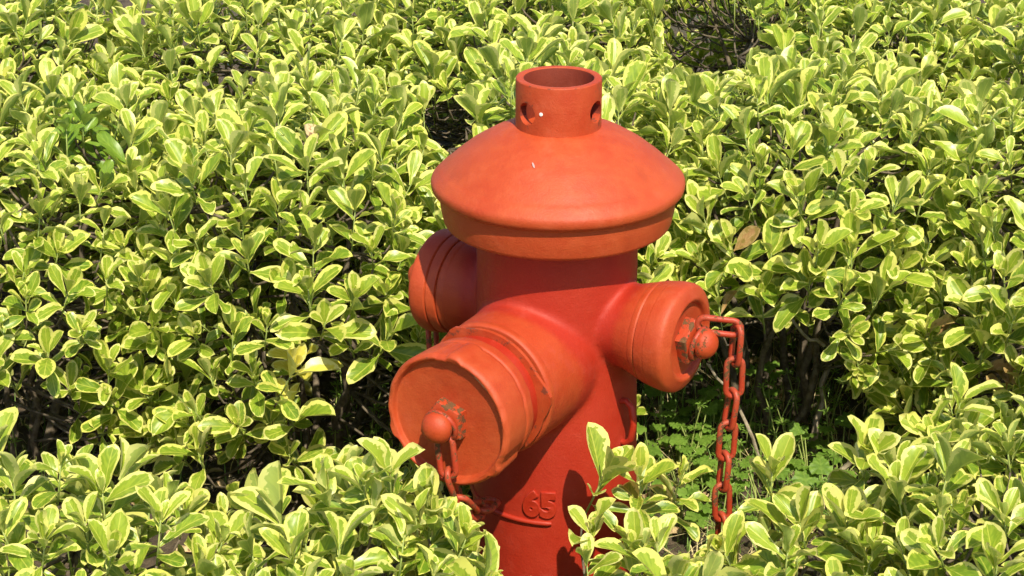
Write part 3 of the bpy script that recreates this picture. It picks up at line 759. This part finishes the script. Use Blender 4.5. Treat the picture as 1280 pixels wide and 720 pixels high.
# ------------------------------------------------------------------ small plants and litter on the soil
def shadow_of_hydrant(x, y): return math.hypot(x, y) < 0.15
def cleavers(x, y, h, label, group, r, lean=0.15):
    """thin stem with whorls of narrow leaves"""
    z0 = ground_z(x, y); root = empty('whorled_weed', (x, y, z0), label, 'weed', group)
    d = r.normal(size=2)*lean; n = max(3, int(h/0.026))
    pts = [np.array([d[0]*t*t*h, d[1]*t*t*h, t*h]) for t in np.linspace(0, 1, n)]
    pts[0][2] = -0.01
    link('stem', tube_mesh(pts, list(np.linspace(0.0013, 0.0007, n)), 5), M_SHOOT, root)
    for k in range(1, n):
        vv, m = [], int(r.integers(6, 9)); L = 0.013*(1 - 0.35*abs(k/(n-1) - 0.55))*r.uniform(0.85, 1.25); a0 = r.random()*6
        O, X, Y, Z = [], [], [], []
        for q in range(m):
            a = a0 + 2*math.pi*q/m; el = R(r.uniform(5, 30)); y_ = np.array([math.cos(a)*math.cos(el), math.sin(a)*math.cos(el), math.sin(el)]); x_ = np.array([-math.sin(a), math.cos(a), 0]); x_ = -x_; z_ = np.cross(x_, y_)
            B = SHAPES[q % 6]*L*np.array([0.62, 1, 0.6]); O.append(pts[k] + B[:, 0:1]*x_ + B[:, 1:2]*y_ + B[:, 2:3]*z_)
        V = np.concatenate(O); F = (LEAF_F[None] + (np.arange(m)*NT*NU)[:, None, None]).reshape(-1, 4)
        wh = link('leaf_whorl', mesh_from('leaf_whorl', V, F, np.tile(LEAF_UV, (m, 1))[F.ravel()]), M_WEED, root); wh.color = (r.uniform(0.1, 0.9), 0, 0, 1)
rw = np.random.default_rng(77)
WSPOTS = [(432, 520), (440, 545), (462, 540), (475, 560), (420, 560), (452, 575), (978, 470), (990, 500), (1000, 520), (985, 545), (1015, 500), (960, 520), (940, 480), (1030, 545), (1005, 560), (950, 560), (1040, 480), (970, 590), (25, 560), (55, 600), (930, 540)] + [(860 + 21*(i % 9) + 7*((i*5) % 3), 560 + 30*(i//9) + 5*(i % 4)) for i in range(27)]
for i, (px, py) in enumerate(WSPOTS):
    p = at_z(px, py + 40, 0.0); left = px < 600
    cleavers(p[0], p[1], rw.uniform(0.07, 0.17) * (1 if py < 575 and px < 1041 else 0.6), 'thin whorled-leaf weed in the deep shade beside the large capped outlet' if left else 'thin whorled-leaf weed standing on the soil behind the hanging chain',
             'whorled weeds in shade by the large outlet' if left else 'whorled weeds behind the chain', rw)

def lobed_leaf(L):
    """flat three-lobed toothed blade, petiole end at the origin, along +y"""
    out = []; n = 26
    for i in range(n):
        a = -math.pi*0.88 + 2*math.pi*0.88*i/(n-1)
        rr = 0.5*(0.70 + 0.30*abs(math.cos(1.5*a))**0.8 + 0.035*math.cos(13*a)); out.append((rr*math.sin(a)*L, (0.42 + rr*math.cos(a))*L))
    V = [(0, 0.42*L, 0.03*L)] + [(x, y, 0.08*L*math.sin(9*math.atan2(x, y - 0.42*L)) - 0.5*(x*x)/L*0.4) for x, y in out] + [(0, 0.03*L, 0)]
    F = [(0, i+1, i, i) for i in range(1, n)]
    me = bpy.data.meshes.new('lobed'); me.from_pydata(V, [], [(0, i+1, i) for i in range(1, n)] + [(0, 1, n+1), (0, n+1, n)])
    l = me.uv_layers.new(name='UVMap')
    for lp in me.loops:
        v = V[lp.vertex_index]; l.data[lp.index].uv = (0.5 + v[0]/L*0.9, v[1]/L)
    me.shade_smooth(); me.materials.append(M_WEED); return me
LOBED = [lobed_leaf(1.0)]
def lobed_weed(x, y, n, size, label, group, r):
    z0 = ground_z(x, y); root = empty('lobed_weed', (x, y, z0), label, 'weed', group)
    for k in range(n):
        a = r.uniform(0, 2*math.pi); h = r.uniform(0.03, 0.10)*size/0.035; e = np.array([math.cos(a), math.sin(a), 0])*r.uniform(0.01, 0.05) + np.array([0, 0, h])
        if inside_hydrant((e + np.array([x, y, z0]))[None], 0.02).any(): continue
        st = link('leaf_stalk', tube_mesh([(0, 0, -0.008), tuple(e*0.5 + np.array([0, 0, 0.01])), tuple(e)], [0.0013, 0.001, 0.0008], 5), M_SHOOT, root)
        lf = link('leaf', LOBED[0], None, root); lf.color = (r.uniform(0.0, 0.8), 0, 0, 1); L = size*r.uniform(0.7, 1.25)
        lf.matrix_basis = Matrix.Translation(e) @ Matrix.Rotation(a - math.pi/2 + r.normal()*0.5, 4, 'Z') @ Matrix.Rotation(R(r.uniform(-8, 32)), 4, 'X') @ Matrix.Scale(L, 4)
for i, (px, py) in enumerate([(845, 560), (868, 572), (825, 540), (890, 545), (850, 595), (812, 570), (1010, 600), (900, 600), (930, 505), (1050, 590), (870, 515), (985, 560), (845, 640), (900, 655), (1000, 640), (950, 630), (1040, 650), (880, 620), (970, 665)]):
    p = at_z(px, py + 25, 0.0)
    lobed_weed(p[0], p[1], int(rw.integers(6, 11)), rw.uniform(0.024, 0.036), 'small lobed-leaf weed growing on the soil between the barrel and the bare twigs', 'lobed weeds behind the barrel', rw)

# bare twigs over the weedy soil, part of the litter of the place
def bare_twig(p, q, rad, label, r, fork=True):
    p, q = np.array(p), np.array(q); root_o = empty('bare_twig', tuple(p), label, 'twig')
    pl = polyline(np.zeros(3), q - p, 9, 0.012, r); pl[1:-1] += r.normal(size=(7, 3))*0.003
    link('stem', tube_mesh(pl, list(np.linspace(rad, rad*0.55, 9)), 6), M_TWIG, root_o)
    if fork:
        e = pl[5] + np.array([r.normal()*0.05, r.normal()*0.03, 0.07]); link('side_twig', tube_mesh(polyline(pl[5], e, 6, 0.006, r), list(np.linspace(rad*0.6, rad*0.3, 6)), 5), M_TWIG, root_o)
g = at_z(1020, 585, 0.0)
bare_twig((g[0], g[1], -0.01), at_y(1042, 415, g[1] + 0.03), 0.0065, 'upright bare grey twig rising from the soil behind the hanging chain', rw)
g = at_z(955, 610, 0.0)
bare_twig((g[0], g[1], 0.0), at_y(885, 455, g[1] - 0.02), 0.0035, 'slanting pale dry twig leaning behind the hanging chain', rw, False)
bare_twig(at_y(1030, 432, 0.42), at_y(950, 362, 0.40), 0.0030, 'thin bare twig slanting up under the leaves behind the hanging chain', rw, False)
g = at_z(1025, 630, 0.0)
bare_twig((g[0], g[1], 0.0), at_y(1065, 560, g[1]), 0.006, 'short stout bare stem beside the upright grey twig', rw)

# fallen leaves
M_DEAD = leaf_material('dead_leaf', (0.36, 0.22, 0.10), (0.60, 0.44, 0.25), (0.52, 0.40, 0.2), (0.56, 0.42, 0.25), trans=0.08, rough=0.75, blotch=(0.20, 0.11, 0.05))
cnt_ = 0
for k in range(900):
    px, py = rw.uniform(0, W), rw.uniform(400, 720)
    if cnt_ >= 110: break
    p = at_z(px, py, 0.0)
    if math.hypot(p[0], p[1]) < 0.165 or p[1] > 1.0: continue
    if not (780 < px < 1100) and rw.random() < 0.72: continue
    o_ = tag(link('fallen_leaf', leaf_me(int(rw.integers(0, 18)), M_DEAD)), 'dry brown fallen leaf lying on the soil', 'fallen leaf', 'dry fallen leaves on the soil')
    L = rw.uniform(0.028, 0.05)
    o_.matrix_basis = Matrix.Translation((p[0], p[1], ground_z(p[0], p[1]) + rw.uniform(0.004, 0.012))) @ Matrix.Rotation(rw.uniform(0, 6.28), 4, 'Z') @ Matrix.Rotation(R(rw.uniform(-22, 22)), 4, 'X') @ Matrix.Rotation(R(rw.uniform(-30, 30)), 4, 'Y') @ Matrix.Scale(L, 4)
    cnt_ += 1
# fine grass, green and dry, nobody could count it
def blades(name, mat, n, label, cat, hlo, hhi, lay):
    vv, ff = [], []
    for k in range(n):
        px, py = rw.uniform(780, 1110), rw.uniform(430, 720)
        if rw.random() < 0.25: px, py = rw.uniform(0, 560), rw.uniform(500, 640)
        p = at_z(px, py, 0.0)
        if math.hypot(p[0], p[1]) < 0.13: continue
        a = rw.uniform(0, 6.28); h = rw.uniform(hlo, hhi); w = rw.uniform(0.0008, 0.0018); z0 = ground_z(p[0], p[1]); o_ = len(vv); ln = rw.uniform(0.2, 1.0)*lay
        for t in (0, 0.35, 0.7, 1.0):
            c = np.array([p[0] + math.cos(a)*ln*h*t*t, p[1] + math.sin(a)*ln*h*t*t, z0 - 0.003 + h*(t - 0.35*min(ln, 1.6)*t*t)]); s_ = np.array([-math.sin(a), math.cos(a), 0])*w*(1 - 0.85*t)
            vv += [tuple(c - s_), tuple(c + s_)]
        for q in range(3): ff.append((o_+2*q, o_+2*q+1, o_+2*q+3, o_+2*q+2))
    me = bpy.data.meshes.new(name); me.from_pydata(vv, [], ff); me.shade_smooth()
    tag(link(name, me, mat), label, cat, kind='stuff')
blades('grass', M_GRASS, 1500, 'fine green grass sprouting on the shaded soil', 'grass', 0.02, 0.08, 0.8)
blades('dry_grass', M_STRAW, 700, 'dry straw-coloured grass lying on the soil', 'dry grass', 0.02, 0.07, 1.8)

# one dead leaf caught on the hedge
p = showing_point(404, 172); tocam = unit(np.array(CAM) - p)
d_ = tag(link('dead_leaf', leaf_me(4, M_DEAD)), 'single brown curled dead leaf caught among the leaves on top of the hedge', 'dead leaf')
p = p + tocam*0.012
m = Matrix.Rotation(R(35), 4, 'Z') @ Matrix.Rotation(R(38), 4, 'X') @ Matrix.Diagonal((0.052, 0.034, 0.034, 1)); m.translation = p - np.array([0.008, 0.0, 0.012]); d_.matrix_basis = m
